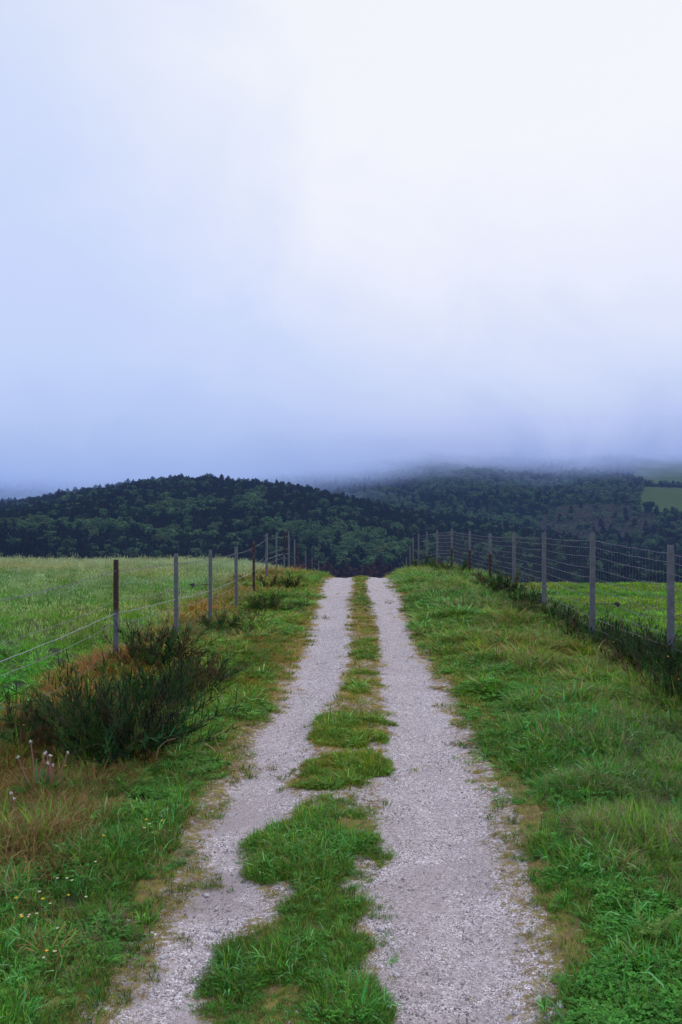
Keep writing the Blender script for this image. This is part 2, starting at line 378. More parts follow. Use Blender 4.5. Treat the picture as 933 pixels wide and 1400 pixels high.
# ------------------------------------------------------------------ ground sheet, track, hills
def dryness(X, Y):
    left = sstep(np.interp(Y, [5, 8], [-1.35, -1.75]), np.interp(Y, [5, 8], [-1.85, -2.5]), X)*np.interp(Y, [6, 9], [1, .6])*sstep(3.6, 4.6, Y)*sstep(-3.4, -2.8, X)
    right = sstep(1.0, 2.2, X)*sstep(4.0, 3.2, X)*.42
    field = sstep(-2.8, -3.4, X)*.15
    clump = lambda cx, cy, r: np.exp(-(((X-cx)/r)**2+((Y-cy)/(r*1.4))**2))
    right = right+.8*clump(1.45, 4.85, .28)+.5*clump(1.75, 5.6, .3)+.5*clump(-.7, 14, .35)
    left = left+.9*clump(-2.3, 5.6, .7)*(X < -1.5)
    d = (left*1.1+right+field+.0)*np.interp(Y, [6, 12], [1, .72])
    d = d+(fbm(X, Y, 1.7, 3, 21)-.5)*1.6*(.3+d)
    return np.clip(d, 0, 1)
def margin(X, Y):
    e = np.minimum(np.abs(X-XL(Y)), np.abs(X-XR(Y)))
    return np.exp(-(e/.11)**2)
def spaced(a, b, s0, g):
    o = [a]; s = s0
    while o[-1] < b: o.append(o[-1]+s); s *= g
    return o
xs = np.array(sorted(set([-x for x in spaced(.03, 62, .06, 1.035)]+spaced(.03, 62, .06, 1.035))))
ys = np.array(spaced(-6, 1.5, .5, 1.0)[:-1]+spaced(1.6, 66, .05, 1.012))
ground = grid('ground', xs, ys, gz, ground_material(), {'dry': dryness, 'margin': margin}); tag(ground, kind='structure')
ty = np.array(spaced(.2, 34, .035, 1.008)); tu = np.linspace(0, 1, 130)
TXL = XL(ty)-.22; TXR = XR(ty)+.22
tX = TXL[:, None]*(1-tu)+TXR[:, None]*tu; tY = np.repeat(ty[:, None], len(tu), 1)
def veg(X, Y):
    m = median(X, Y)
    cl = np.interp(Y, *CL); cr = np.interp(Y, *CR)
    strip = sstep(-.08, .08, np.minimum(X-cl, cr-X))
    e = np.minimum(X-XL(Y), XR(Y)-X)
    far = sstep(5, 9, Y)
    return np.clip(np.maximum(np.maximum(m*.9, strip*(.42+.20*far)), np.maximum(sstep(.26, -.02, e)*np.where(X < 0, .62, .5), sstep(.02, -.16, e))), 0, 1)
def worn(X, Y): return sstep(.30, .05, np.minimum(np.abs(X+.78), np.abs(X-.42)))
track = grid('gravel_track', tX, tY, lambda X, Y: gz(X, Y)+.010+(fbm(X, Y, 7, 3, 2)-.5)*.018, track_material(), {'veg': veg, 'worn': worn})
tag(track, kind='structure')

def pxy(X, Y): return VX+X/Y*F, VY+(H-hz(X, Y))/Y*F
def in_meadow(X, Y):
    px, py = pxy(X, Y); w = (vn(X*.02, Y*.02)-.5)*8
    top = (px > 868+w) & (py < 662) & (Y > 700) & (px < 1100)
    low = (px > 877+w) & (py > 665.5+(px-880)*.03) & (py < 699+(px-880)*.06) & (Y > 700) & (px < 1050)
    return (top | low)
def in_moor(X, Y):
    px, py = pxy(X, Y)
    e = 1-(((px-815+(fbm(X, Y, .012, 2)-.5)*70)/95)**2+((py-715)/26)**2)
    return (e > 0) & (Y > 560)
hx = np.linspace(-1100, 1100, 441); hy = np.concatenate([np.linspace(60, 1300, 311), np.linspace(1310, 2600, 60)])
hills = grid('hills', hx, hy, hz, hill_material(), {'meadow': lambda X, Y: in_meadow(X, Y)*1., 'moor': lambda X, Y: in_moor(X, Y)*1.})
tag(hills, kind='structure')

# ------------------------------------------------------------------ instanced ground cover (stuff)
def protocol(name, objs):
    c = bpy.data.collections.new(name)
    for i, o in enumerate(objs): o.name = f'{name}_{i:02d}'; c.objects.link(o)
    return c
def scatter(name, P, rot, sc, idx, tint, coll, label, cat, group=None):
    me = bpy.data.meshes.new(name); n = len(P); me.vertices.add(n); me.vertices.foreach_set('co', np.asarray(P, 'f').ravel())
    for k, t, d, key in (('rot', 'FLOAT_VECTOR', rot, 'vector'), ('scl', 'FLOAT_VECTOR', sc, 'vector'), ('idx', 'INT', idx, 'value')):
        a = me.attributes.new(k, t, 'POINT'); a.data.foreach_set(key, np.asarray(d, 'i' if t == 'INT' else 'f').ravel())
    a = me.attributes.new('tint', 'FLOAT_COLOR', 'POINT'); a.data.foreach_set('color', np.concatenate([tint, np.ones((n, 1))], 1).astype('f').ravel())
    o = bpy.data.objects.new(name, me); C.objects.link(o)
    g = bpy.data.node_groups.new(name, 'GeometryNodeTree')
    g.interface.new_socket('Geometry', in_out='INPUT', socket_type='NodeSocketGeometry'); g.interface.new_socket('Geometry', in_out='OUTPUT', socket_type='NodeSocketGeometry')
    N = g.nodes; L = g.links; gi = N.new('NodeGroupInput'); go = N.new('NodeGroupOutput')
    ip = N.new('GeometryNodeInstanceOnPoints'); ci = N.new('GeometryNodeCollectionInfo'); ci.inputs['Collection'].default_value = coll
    ci.inputs['Separate Children'].default_value = True; ci.inputs['Reset Children'].default_value = True
    def na(t, nm):
        x = N.new('GeometryNodeInputNamedAttribute'); x.data_type = t; x.inputs['Name'].default_value = nm; return x.outputs['Attribute']
    L.new(gi.outputs[0], ip.inputs['Points']); L.new(ci.outputs[0], ip.inputs['Instance']); ip.inputs['Pick Instance'].default_value = True
    L.new(na('INT', 'idx'), ip.inputs['Instance Index'])
    er = N.new('FunctionNodeEulerToRotation'); L.new(na('FLOAT_VECTOR', 'rot'), er.inputs[0]); L.new(er.outputs[0], ip.inputs['Rotation'])
    L.new(na('FLOAT_VECTOR', 'scl'), ip.inputs['Scale']); L.new(ip.outputs[0], go.inputs[0])
    md = o.modifiers.new('scatter', 'NODES'); md.node_group = g
    tag(o, label, cat, group, 'stuff'); return o

def jc(c, j=.2, hue=.12):
    k = 1+random.uniform(-j, j); return tuple(max(0, v*k*(1+random.uniform(-hue, hue))) for v in c)
def tuft(n, h, spread, w, lean, droop, cols, segs=3, hv=.5):
    b = MB()
    for _ in range(n):
        a = random.uniform(0, 2*math.pi); r = spread*math.sqrt(random.random()); l = random.uniform(0, lean)+r/spread*lean*.5
        a2 = a+random.uniform(-1.0, 1.0)
        b.blade((r*math.cos(a), r*math.sin(a), -.005), (math.cos(a2)*l, math.sin(a2)*l, 1), h*random.uniform(1-hv, 1.1), w*random.uniform(.7, 1.3), droop*random.uniform(.3, 1.3), jc(random.choice(cols)), segs)
    return b
G1 = [(.10, .25, .016), (.14, .31, .018), (.05, .15, .014), (.24, .37, .035), (.27, .26, .06), (.08, .23, .04), (.17, .12, .05)]
G2 = [(.07, .27, .04), (.12, .36, .07), (.22, .46, .14), (.06, .21, .02)]
GD = [(.36, .24, .12), (.46, .34, .19), (.24, .14, .07), (.14, .18, .05), (.32, .20, .10)]
GM = [(.32, .27, .04), (.18, .22, .04), (.45, .34, .08), (.34, .20, .09)]
def clover(n, sp):
    b = MB()
    for _ in range(n):
        a = random.uniform(0, 6.28); r = sp*math.sqrt(random.random()); hh = random.uniform(.015, .05); x, y = r*math.cos(a), r*math.sin(a)
        c = jc((.10, .25, .035))
        b.blade((x, y, 0), (random.uniform(-.2, .2), random.uniform(-.2, .2), 1), hh, .002, 0, c, 2)
        for k in range(3):
            t = a+k*2.09; d = Vector((math.cos(t), math.sin(t), random.uniform(.05, .4))); s = Vector((-d.y, d.x, 0)); L = random.uniform(.010, .02); o = Vector((x, y, hh))
            b.add([o, o+d*L*.6+s*L*.45, o+d*L, o+d*L*.6-s*L*.45], [(0, 1, 2, 3)], c)
    return b
def broad(n, L, cols):
    b = MB()
    for k in range(n):
        a = k*2.4+random.uniform(-.3, .3)
        b.blade((0, 0, 0), (math.cos(a), math.sin(a), random.uniform(.4, 1.6)), L*random.uniform(.6, 1.1), L*.22, random.uniform(.6, 1.4), jc(random.choice(cols)), 4)
    return b
def meadowtuft(n, h):
    b = tuft(n, h*.7, .06, .004, .35, .6, [(.10, .26, .04), (.15, .32, .06), (.19, .32, .08)], 3)
    for _ in range(7):
        a = random.uniform(0, 6.28); l = random.uniform(.05, .3); d = Vector((math.cos(a)*l, math.sin(a)*l, 1)).normalized(); L = h*random.uniform(.8, 1.25)
        b.blade((math.cos(a)*.03, math.sin(a)*.03, 0), d, L, .003, .15, (.20, .22, .12), 3)
        e = Vector((math.cos(a)*.03, math.sin(a)*.03, 0))+d*L*.82
        for q in range(4):
            b.blade(e+d*q*.018, (random.uniform(-.5, .5), random.uniform(-.5, .5), 1), .04, .007, .5, jc((.36, .36, .29)), 2)
    return b
LK = lambda b: b.obj('x', M_grass, link=False)
protos = []
protos += [LK(tuft(26, .105, .055, .0052, .8, 1.1, G1)) for _ in range(4)]            # 0-3 fine green
protos += [LK(tuft(14, .17, .045, .0075, .8, 1.7, G2)) for _ in range(3)]            # 4-6 long
protos += [LK(tuft(30, .17, .05, .0045, 1.0, 1.6, GD)) for _ in range(3)]            # 7-9 dry
protos += [LK(tuft(40, .035, .05, .0035, 1.2, .6, GM, 2)) for _ in range(2)]        # 10-11 moss and litter
protos += [LK(clover(26, .06)) for _ in range(2)]                                   # 12-13 clover
protos += [LK(meadowtuft(26, .34)) for _ in range(3)]                               # 14-16 meadow grass
protos += [LK(broad(7, .10, [(.11, .27, .035), (.17, .34, .05)])) for _ in range(2)]  # 17-18 broad leaf
protos += [LK(tuft(30, .07, .05, .0055, .6, .8, G1+[(.20, .22, .05)])) for _ in range(2)]   # 19-20 short turf
protos += [LK(tuft(24, .17, .05, .0055, .8, 1.2, G1+[(.32, .23, .08), (.38, .28, .12)])) for _ in range(2)]   # 21-22 mixed
GC = protocol('tuft', protos)

def sample(n, y0, y1, p=1.0, mg=.7):
    """points over the wedge of land the place shows; density falls off with distance as Y**-p"""
    u = rng.random(n); q = 2-p
    Y = (y0**q+u*(y1**q-y0**q))**(1/q) if abs(q) > 1e-6 else y0*(y1/y0)**u
    xl = (-60-VX)/F*Y-mg; xr = (1000-VX)/F*Y+mg
    return xl+rng.random(n)*(xr-xl), Y
def lay(name, X, Y, kind, S, tint, label, cat, zoff=0, tilt=.12):
    n = len(X); P = np.stack([X, Y, gz(X, Y)+zoff], 1)
    rot = np.stack([rng.normal(0, tilt, n), rng.normal(0, tilt, n), rng.random(n)*6.283], 1)
    S2 = S/thin(Y)*(1+.22*(thin(Y)-1))*rng.lognormal(0, .22, n)
    sc = np.stack([S*rng.uniform(.85, 1.2, n), S*rng.uniform(.85, 1.2, n), S2], 1)
    return scatter(name, P, rot, sc, kind, tint, GC, label, cat)
def pick(n, table):
    ids = np.array([t[0] for t in table]); w = np.array([t[1] for t in table], float); return rng.choice(ids, n, p=w/w.sum())
def tints(X, Y, amp=.35):
    a = fbm(X, Y, 1.5, 3, 31)-.5; b = fbm(X, Y, .5, 2, 41)-.5; k = 1.14+a*amp*2.6+rng.normal(0, .24, len(X))
    return np.clip(np.stack([k*(1+b*.7), k, k*(1-b*.5)], 1), .3, 2)
def thin(Y): return np.clip(Y/5.5, .85, 2.6)     # farther tufts are a little larger so fewer are needed

# verges
X, Y = sample(150000, 2.2, 34, 1.1)
dl = XL(Y)-X; dr = X-XR(Y); out_ = np.maximum(dl, dr)
w = sstep(-.03, .16, out_+(fbm(X, Y, 8, 2, 9)-.5)*.16)
keep = (rng.random(len(X)) < w*.97+.03*(out_ > 0)) & (X > -2.95-.3*rng.random(len(X))) & (X < 3.3+.3*rng.random(len(X))) & (gz(X, Y) > -8)
X, Y = X[keep], Y[keep]; out_ = out_[keep]; d = dryness(X, Y); r = rng.random(len(X))
kind = pick(len(X), [(0, 3), (1, 3), (2, 3), (3, 3), (4, .9), (5, .9), (6, .9), (12, 1.1), (13, 1.1), (17, .25), (18, .25), (19, 1), (20, 1), (21, .6), (22, .6)])
dk = np.where(rng.random(len(X)) < np.where(X < 0, .78, .42), pick(len(X), [(7, 2), (8, 2), (9, 2)]), pick(len(X), [(21, 3), (22, 3)]))
kind = np.where(r < d*.8, dk, kind)
mk = (rng.random(len(X)) < np.exp(-(out_/.20)**2)*.85); kind = np.where(mk, pick(len(X), [(10, 3), (11, 3), (19, 1), (20, 1), (12, .6)]), kind)
cl_ = (fbm(X, Y, 3.3, 2, 137) > .60) & (rng.random(len(X)) < .7) & (r > d*.8); kind = np.where(cl_, pick(len(X), [(12, 3), (13, 3), (17, 1.2), (18, 1.2)]), kind)
patch = sstep(.25, .75, fbm(X, Y, 2.6, 3, 77)); S = thin(Y)*(.30+.56*patch+.20*sstep(.05, .7, out_)+.25*d*sstep(-1.4, -1.9, X))*np.where(mk, .8, 1)
lf = X < 0
for nm, sel, lb in (('verge_grass', lf, 'mixed green and brown verge grass between the left fence and the track'), ('verge_grass', ~lf, 'green verge grass with brown tufts between the track and the right netting fence')):
    tt_ = tints(X[sel], Y[sel]); dryk = (kind[sel] >= 7) & (kind[sel] <= 9)
    tt_ = np.where(dryk[:, None] & (X[sel] < -1.2)[:, None], tt_*np.array([1.05, .78, .55]), tt_)
    if nm and not X[sel][0] < 0: tt_ = tt_*np.array([.86, 1.0, .95])
    lay(nm, X[sel], Y[sel], kind[sel], S[sel], tt_, lb, 'grass')
# median strip
X, Y = sample(90000, 2.2, 30, 1.2, 0); sel = (X > -.8) & (X < .35); X, Y = X[sel], Y[sel]
n_ = 34000; Y = 2.2*(30/2.2)**rng.random(n_)**1.0; X = rng.uniform(-.75, .3, n_)
m = median(X, Y); r = rng.random(n_); sel = (r < m*np.clip(8/Y, .25, 1)); X, Y, m = X[sel], Y[sel], m[sel]
kind = pick(len(X), [(0, 3), (1, 3), (2, 3), (3, 3), (4, .8), (5, .8), (12, 1.6), (13, 1.6), (17, .25), (19, 2), (20, 2), (21, .7), (10, .6)])
S = thin(Y)*(.22+.75*sstep(.25, .75, fbm(X, Y, 3.4, 3, 7)))*.82*(.35+.65*m)*np.interp(Y, [5, 10, 20], [1, .75, .5])
lay('median_grass', X, Y, kind, S, tints(X, Y, .3), 'patchy strip of green grass growing between the two wheel ruts', 'grass', .008)
# moss and litter on worn ground
n_ = 60000; Y = 2.2*(28/2.2)**rng.random(n_); X = rng.uniform(-1.2, 1.1, n_)
v = veg(X, Y); g = fbm(X, Y, 9, 3, 15); sel = rng.random(n_) < sstep(.33, .62, v+(g-.5)*1.3)*.65; X, Y = X[sel], Y[sel]
lay('moss', X, Y, pick(len(X), [(10, 3), (11, 3), (19, .5)]), thin(Y)*rng.uniform(.35, .75, len(X)), tints(X, Y, .4), 'yellowish moss and dry litter on the worn edges of the gravel', 'moss', .006)
# left meadow
X, Y = sample(60000, 4.5, 46, .6, 2.0); sel = (X < -2.8-.3*rng.random(len(X))) & (gz(X, Y) > -3.2); X, Y = X[sel], Y[sel]
far0 = lambda Y: sstep(14, 26, Y)
near = sstep(15, 8, Y); r = rng.random(len(X))
kind = np.where(r < near*.65+.12+.30*(1-far0(Y)), pick(len(X), [(0, 1), (1, 1), (4, 1), (5, 1)]), pick(len(X), [(14, 1), (15, 1), (16, 1)]))
g = fbm(X, Y, .35, 2, 61); far = sstep(12, 26, Y)
T = tints(X, Y, .3)*np.stack([.76+.30*far+.18*g, 1.22+.06*far, .58+.24*far], 1)
S = thin(Y)*.45*(.8+.5*g)*np.where(kind > 13, 1.0, 1.5)
lay('meadow_grass', X, Y, kind, np.minimum(S, 1.05), T, 'tall seeding meadow grass in the field left of the fence', 'grass')
# right pasture
X, Y = sample(42000, 5, 42, .7, 2.0); sel = (X > 3.2+.3*rng.random(len(X))) & (gz(X, Y) > -4.2); X, Y = X[sel], Y[sel]
kind = pick(len(X), [(0, 2), (1, 2), (2, 2), (3, 2), (19, 3), (20, 3), (17, .2)])
g = fbm(X, Y, .5, 3, 91); T = tints(X, Y, .3)*np.stack([1.0+.7*sstep(.5, .7, g), 1.2+.2*g, .8+0*g], 1)
lay('pasture_grass', X, Y, kind, thin(Y)*.72, T, 'bright green cropped pasture grass beyond the right fence', 'grass')

# gravel: loose chips on the track
def chips():
    o = []
    for k in range(5):
        b = MB(); b.ico((0, 0, 0), 1, (1, 1, 1), 0, .3, (1, .8, .55)); o.append(b)
    return o
m_, n_m, out_m = material('gravel_chip')
tt = n_m.new('ShaderNodeAttribute', attribute_name='tint', attribute_type='INSTANCER'); pp = n_m.new('ShaderNodeBsdfPrincipled', i_Roughness=.85); n_m.l.new(tt.outputs['Color'], pp.inputs['Base Color']); n_m.l.new(pp.outputs[0], out_m.inputs[0])
GCH = protocol('chip', [b.obj('x', m_, link=False) for b in chips()])
n_ = 60000; Y = 2.4*(16/2.4)**(rng.random(n_)**1.15); X = rng.uniform(-1.12, 1.0, n_)
t = ontrack(X, Y); e = np.minimum(X-XL(Y), XR(Y)-X)
rubb = np.maximum(.45*sstep(.45, .65, fbm(X, Y, 2.5, 3, 51)), .6*np.exp(-(e/.14)**2)+.7*np.exp(-((X-np.interp(Y, *CR)-.04)/.09)**2))
sel = (rng.random(n_) < np.clip((.18+rubb)*(1-median(X, Y)*.8)*(e > -.06), 0, 1)); X, Y = X[sel], Y[sel]
r_ = np.clip(rng.lognormal(-5.75, .42, len(X)), .0015, .014); k = rng.uniform(.18, .52, len(X))+(rng.random(len(X)) > .93)*.2
rot = rng.uniform(0, 6.28, (len(X), 3)); P = np.stack([X, Y, gz(X, Y)+.010+r_*.2], 1)
scatter('gravel_chips', P, rot, np.stack([r_]*3, 1), rng.integers(0, 5, len(X)), np.stack([k, k*.93, k*.98], 1), GCH, 'loose pale gravel chips scattered over the wheel ruts', 'gravel')

# ------------------------------------------------------------------ gorse bushes
def gorse(seed, W, Ht, nst, flowers, spread=1.0, brown=.1):
    random.seed(seed); leaf = MB(); stem = MB(); fls = []
    for s_ in range(nst):
        a = random.uniform(0, 6.283); el = random.uniform(0, 1)**.7*spread
        d = Vector((math.cos(a)*el, math.sin(a)*el*.9, random.uniform(.45, 1.0))).normalized()
        L = math.hypot(W*.5*el, Ht)*random.choice([.45, .7, .85, 1., 1.2])*random.uniform(.85, 1.05); p = Vector((math.cos(a)*W*.26*random.random(), math.sin(a)*W*.26*random.random(), -.03)); pts = [p.copy()]; n = 7; dd = d.copy()
        for i in range(n):
            dd = (dd+Vector((random.uniform(-.26, .26), random.uniform(-.26, .26), random.uniform(-.2, .2)))).normalized(); p = p+dd*L/n; pts.append(p.copy())
        stem.tube(pts, [.006*(1-i/(n+1.5)) for i in range(n+1)], 4)
        base = random.choice([(.026, .070, .020), (.045, .10, .026), (.016, .042, .016), (.075, .14, .04)])
        base = tuple(c*random.choice([.6, 1, 1.35]) for c in base)
        if random.random() < brown: base = (.13, .075, .04)
        for i in range(1, n+1):
            for k in range(4 if i < n else 5):
                q = pts[i].lerp(pts[i-1], random.random()); ax = (pts[i]-pts[i-1]).normalized(); t = random.uniform(0, 6.28)
                o1 = ax.orthogonal().normalized(); sd = (Matrix.Rotation(t, 3, ax) @ o1); sh = (ax*.7+sd*random.uniform(.4, 1)+Vector((0, 0, .25))).normalized()
                SL = random.uniform(.06, .15)*(.75+.25*Ht/.6)
                if i == n and k == 4: q = pts[n]; sh = ax; SL *= 1.2
                nj = int(SL*190)
                for j in range(nj):
                    u = j/nj; c = q+sh*SL*u; o2 = sh.orthogonal().normalized(); rd = Matrix.Rotation(j*2.4+random.random(), 3, sh) @ o2
                    nd = (rd+sh*random.uniform(.3, .9)).normalized(); l = random.uniform(.012, .022)*(1.15-u*.6); sd2 = nd.cross(sh).normalized()*.0030
                    leaf.add([c-sd2, c+sd2, c+nd*l], [(0, 1, 2)], jc(base, .35))
                leaf.blade(q, sh, SL, .012, 0, jc(base, .2), 2)
                if flowers and random.random() < flowers and i > 3:
                    if len(fls) < 14:
                        fl = MB(); fls.append(fl); fc = q+sh*SL*random.uniform(.6, 1)
                        for z in range(7):
                            fl.blade(fc, (random.uniform(-1, 1), random.uniform(-1, 1), random.uniform(.3, 1)), .022, .016, .3, (1, 1, 1), 2)
    random.seed(seed+99)
    return leaf.mesh('foliage', M_gorse), stem.mesh('stem', M_stem), [f.mesh('flower', M_yellow) for f in fls]
GOR = {'big': gorse(1, 1.35, .56, 190, .0, 1.3, .03), 'mid': gorse(2, 1.0, .5, 100, .006, 1.1, .07), 'low': gorse(3, 1.0, .32, 60, .0, 1.3, .10),
       'flower': gorse(4, .6, .5, 44, .03, .8, .1), 'brown': gorse(5, .8, .42, 60, .005, 1.1, .35), 'sprawl': gorse(6, 1.3, .44, 120, .0, 1.3, .06)}
def bush(kind, px, py, Y, sc, rz, label, group=None, sz=1.0):
    if group == G_L and Y > 11: sc *= .78
    if group == G_R and 10.5 < Y < 22: sc *= random.Random(px).uniform(.6, .95)
    X = (px-VX)/F*Y; z = float(gz(X, Y)); o = empty('gorse_bush', (X, Y, z-.02), rz, (sc, sc, sc*sz)); tag(o, label, 'bush', group)
    fo, st, fl = GOR[kind]
    for nm, me in [('foliage', fo), ('stem', st)]+[('flower', f) for f in fl]:
        c = bpy.data.objects.new(nm, me); C.objects.link(c); c.parent = o
    return o
G_L = 'gorse bushes along the left fence'; G_R = 'gorse bushes along the right fence'
bush('big', 162, 1030, 6.6, .78, .3, 'largest dark green gorse bush, in front of the rust-topped post', G_L, 1.2)
bush('sprawl', 95, 985, 7.3, .58, 2.1, 'low sprawling gorse under the sagging wire at the left edge', G_L)
bush('mid', 218, 940, 8.0, .72, 4.0, 'dark gorse just right of the foot of the rust-topped post', G_L)
bush('mid', 215, 905, 9.6, .85, 1.0, 'gorse bush with reddish stems between the rust-topped post and the next grey post', G_L)
bush('brown', 280, 915, 8.9, .75, 2.0, 'brownish half dry gorse clump beside the grey second post', G_L)
bush('low', 300, 862, 12.6, .95, 0, 'small low gorse at the foot of the post with the black arm', G_L)
bush('brown', 330, 868, 12.0, .55, 5, 'little brown twiggy gorse sprig in the left verge', G_L)
bush('mid', 362, 835, 14.6, .70, 3, 'dark gorse tuft below the dark-brown fifth post', G_L)
bush('low', 400, 832, 14.8, .60, 3, 'flat gorse sprig nearest the left wheel rut', G_L)
bush('flower', 372, 803, 18.4, 1.1, 1, 'gorse with yellow flowers near the crest of the left verge', G_L, .8)
bush('brown', 268, 925, 8.5, .7, 2.9, 'rusty brown dead gorse at the right end of the near thicket', G_L)
bush('brown', 30, 1010, 6.6, .8, .9, 'rusty brown twiggy clump at the left edge beside the thicket', G_L)
bush('brown', 352, 850, 13.2, .6, 1.1, 'tan twiggy clump in the verge beside the fifth post', G_L)
bush('flower', 398, 812, 18.6, .9, 4, 'dark leaning gorse just left of the track near the crest', G_L)
bush('low', 345, 806, 19.5, 1.0, 2, 'low gorse behind the left wires near the crest', G_L, .8)
bush('mid', 938, 985, 8.0, .70, 0, 'dark gorse on the bare patch at the right edge', G_R)
bush('mid', 900, 955, 9.0, .80, .5, 'gorse mixed with dry grass at the foot of the nearest right post', G_R)
bush('sprawl', 940, 930, 9.9, .90, 1.5, 'gorse behind the netting beyond the nearest right post', G_R)
bush('brown', 868, 925, 9.7, .75, 2.5, 'brownish gorse between the two nearest right posts', G_R)
bush('mid', 880, 900, 10.9, .95, 3.5, 'tall gorse against the netting below the black arm', G_R)
bush('sprawl', 838, 900, 11.0, .75, 4.5, 'spreading gorse at the foot of the second right post', G_R)
bush('mid', 815, 880, 11.9, .85, 5.5, 'dense gorse directly behind the second right post', G_R)
bush('brown', 782, 872, 12.6, .80, .2, 'reddish brown gorse between second and third right posts', G_R)
bush('mid', 765, 858, 13.6, .95, 1.2, 'dark gorse just right of the third right post', G_R)
bush('low', 740, 848, 14.3, .9, 2.2, 'low dark gorse at the foot of the third right post', G_R)
bush('mid', 722, 838, 15.4, .9, 3.2, 'shadowy gorse between third and fourth right posts', G_R)
bush('flower', 692, 826, 16.8, 1.25, 4.2, 'upright gorse with yellow flowers beside the fourth right post', G_R)
bush('mid', 672, 815, 18.8, 1.0, 5.2, 'gorse tuft at the foot of the first two-tone post', G_R)
bush('low', 645, 805, 21, 1.1, .8, 'small gorse tuft at the foot of the second two-tone post', G_R)
bush('low', 620, 795, 24, 1.2, 1.8, 'faint gorse tuft under the third two-tone post', G_R)
bush('flower', 577, 783, 30, 1.0, 2.8, 'farthest gorse with yellow flowers on the right bank', G_R)

# ------------------------------------------------------------------ fences
def P3(px, py, Y): return Vector(((px-VX)/F*Y, Y, H-(py-VY)/F*Y))
def post(parent, px, ptop, Y, w, mode, wires, lean=0, label=None):
    t = P3(px, ptop, Y); zb = min(float(gz(t.x, Y)), t.z-1.0)-.12; h = t.z-zb
    b = MB(); e = .005; W = w/2; D = w*.42     # folded channel section with a lip, open towards the field
    sec = [(-W, D), (-W, -D), (W, -D), (W, D), (W-e*1.6, D), (W-e*1.6, -D+e*1.6), (-W+e*1.6, -D+e*1.6), (-W+e*1.6, D)]
    nz = 9; vs = []
    for i in range(nz+1):
        z = h*i/nz; ox = lean*z/h; k = .9 if i == nz else 1
        vs += [(x*k+ox, y*k, z) for x, y in sec]
    m = len(sec); fs = [(i*m+k, i*m+(k+1) % m, (i+1)*m+(k+1) % m, (i+1)*m+k) for i in range(nz) for k in range(m)]+[tuple(nz*m+k for k in (0, 1, 6, 7)), tuple(nz*m+k for k in (1, 2, 5, 6)), tuple(nz*m+k for k in (2, 3, 4, 5))]
    b.add(vs, fs)
    for f in np.arange(.08, .95, .07):          # folded notches that hold the wires
        z = h*f; ox = lean*z/h
        b.add([(W+ox-.001, -D, z-.008), (W+ox+.006, -D*.7, z), (W+ox-.001, -D, z+.008), (W+ox-.001, -D*.2, z-.008), (W+ox+.006, -D*.4, z), (W+ox-.001, -D*.2, z+.008)], [(0, 1, 4, 3), (1, 2, 5, 4), (0, 2, 1), (3, 4, 5)])
        b.add([(-W+ox+.001, -D, z-.008), (-W+ox-.006, -D*.7, z), (-W+ox+.001, -D, z+.008), (-W+ox+.001, -D*.2, z-.008), (-W+ox-.006, -D*.4, z), (-W+ox+.001, -D*.2, z+.008)], [(0, 3, 4, 1), (1, 4, 5, 2), (0, 1, 2), (3, 5, 4)])
    o = b.obj('post', MP[mode], parent); o.location = (t.x-lean, Y, zb); o.rotation_euler.z = random.uniform(-.12, .12)
    if label: o['label'] = label
    gzv = float(gz(t.x, Y)); hh = t.z-gzv
    return o, [Vector((t.x, Y-D-.005, t.z-hh*f)) for f in wires], t
random.seed(11)
lf = empty('wire_fence', (-2.7, 9, 0)); tag(lf, 'left fence of narrow grey and rusty posts with five sagging strands', 'fence')
lf.location = (0, 0, 0)
WL = [.11, .40, .52, .61, .81]
LP = [(-150, 830, 4.2, 'grey'), (-10, 800, 6.9, 'grey'), (159, 765, 9.85, 'top'), (241, 757, 11.7, 'grey'), (288, 752, 13.2, 'grey'), (323, 747, 14.9, 'grey'), (347, 740, 17.4, 'all'),
      (365, 729, 21.3, 'grey'), (378.5, 728, 24.6, 'grey'), (389, 727, 27.5, 'top'), (395, 726, 30.5, 'grey'), (403, 737, 33.5, 'grey'), (408, 744, 36.5, 'all'), (418, 753, 40, 'grey'), (427, 762, 43.5, 'grey'), (436, 767, 46, 'grey'), (444, 775, 49, 'all')]
lab = {2: 'post rusted red brown above and grey below', 4: 'grey post carrying the black arm', 6: 'dark rusty post', 9: 'post with rusty red top'}
rows = []; posts_l = []
for i, (px, py, Y, md) in enumerate(LP):
    o, ws, t = post(lf, px, py, Y, .050, md, WL, random.uniform(-.01, .01), lab.get(i)); rows.append(ws); posts_l.append((o, t))
def strand(rows, k, r, mat, parent, sag, label=None, wob=.004, barbs=False):
    b = MB()
    for a, c in zip(rows[:-1], rows[1:]):
        p, q = a[k], c[k]; n = 14; L = (q-p).length; s_ = sag*random.uniform(.6, 1.4)*L/2.5; pts = []
        for i in range(n+1):
            t = i/n; v = p.lerp(q, t); v.z -= 4*t*(1-t)*s_; 
            if 0 < i < n: v += Vector((random.uniform(-wob, wob), 0, random.uniform(-wob, wob)))
            pts.append(v)
        b.tube(pts, r*(1 if p.y < 25 else 1.3), 4, cap=False)
        if barbs and p.y < 20:
            for i in range(int(L/.12)):
                v = p.lerp(q, i*.12/L); t = i*.12/L; v.z -= 4*t*(1-t)*s_
                for dz in (-1, 1): b.tube([v+Vector((-.008*dz, 0, -.012)), v+Vector((.008*dz, 0, .014))], .0016, 3, cap=False)
    o = b.obj('wire', mat, parent)
    if label: o['label'] = label
    return o
for k in range(5):
    strand(rows, k, .0028 if k != 2 else .004, M_rope if k == 2 else M_wire, lf, [.02, .03, .01, .03, .09][k], ['thin top strand', None, 'thicker pale strand', None, 'slack lowest strand'][k], barbs=(k == 0))
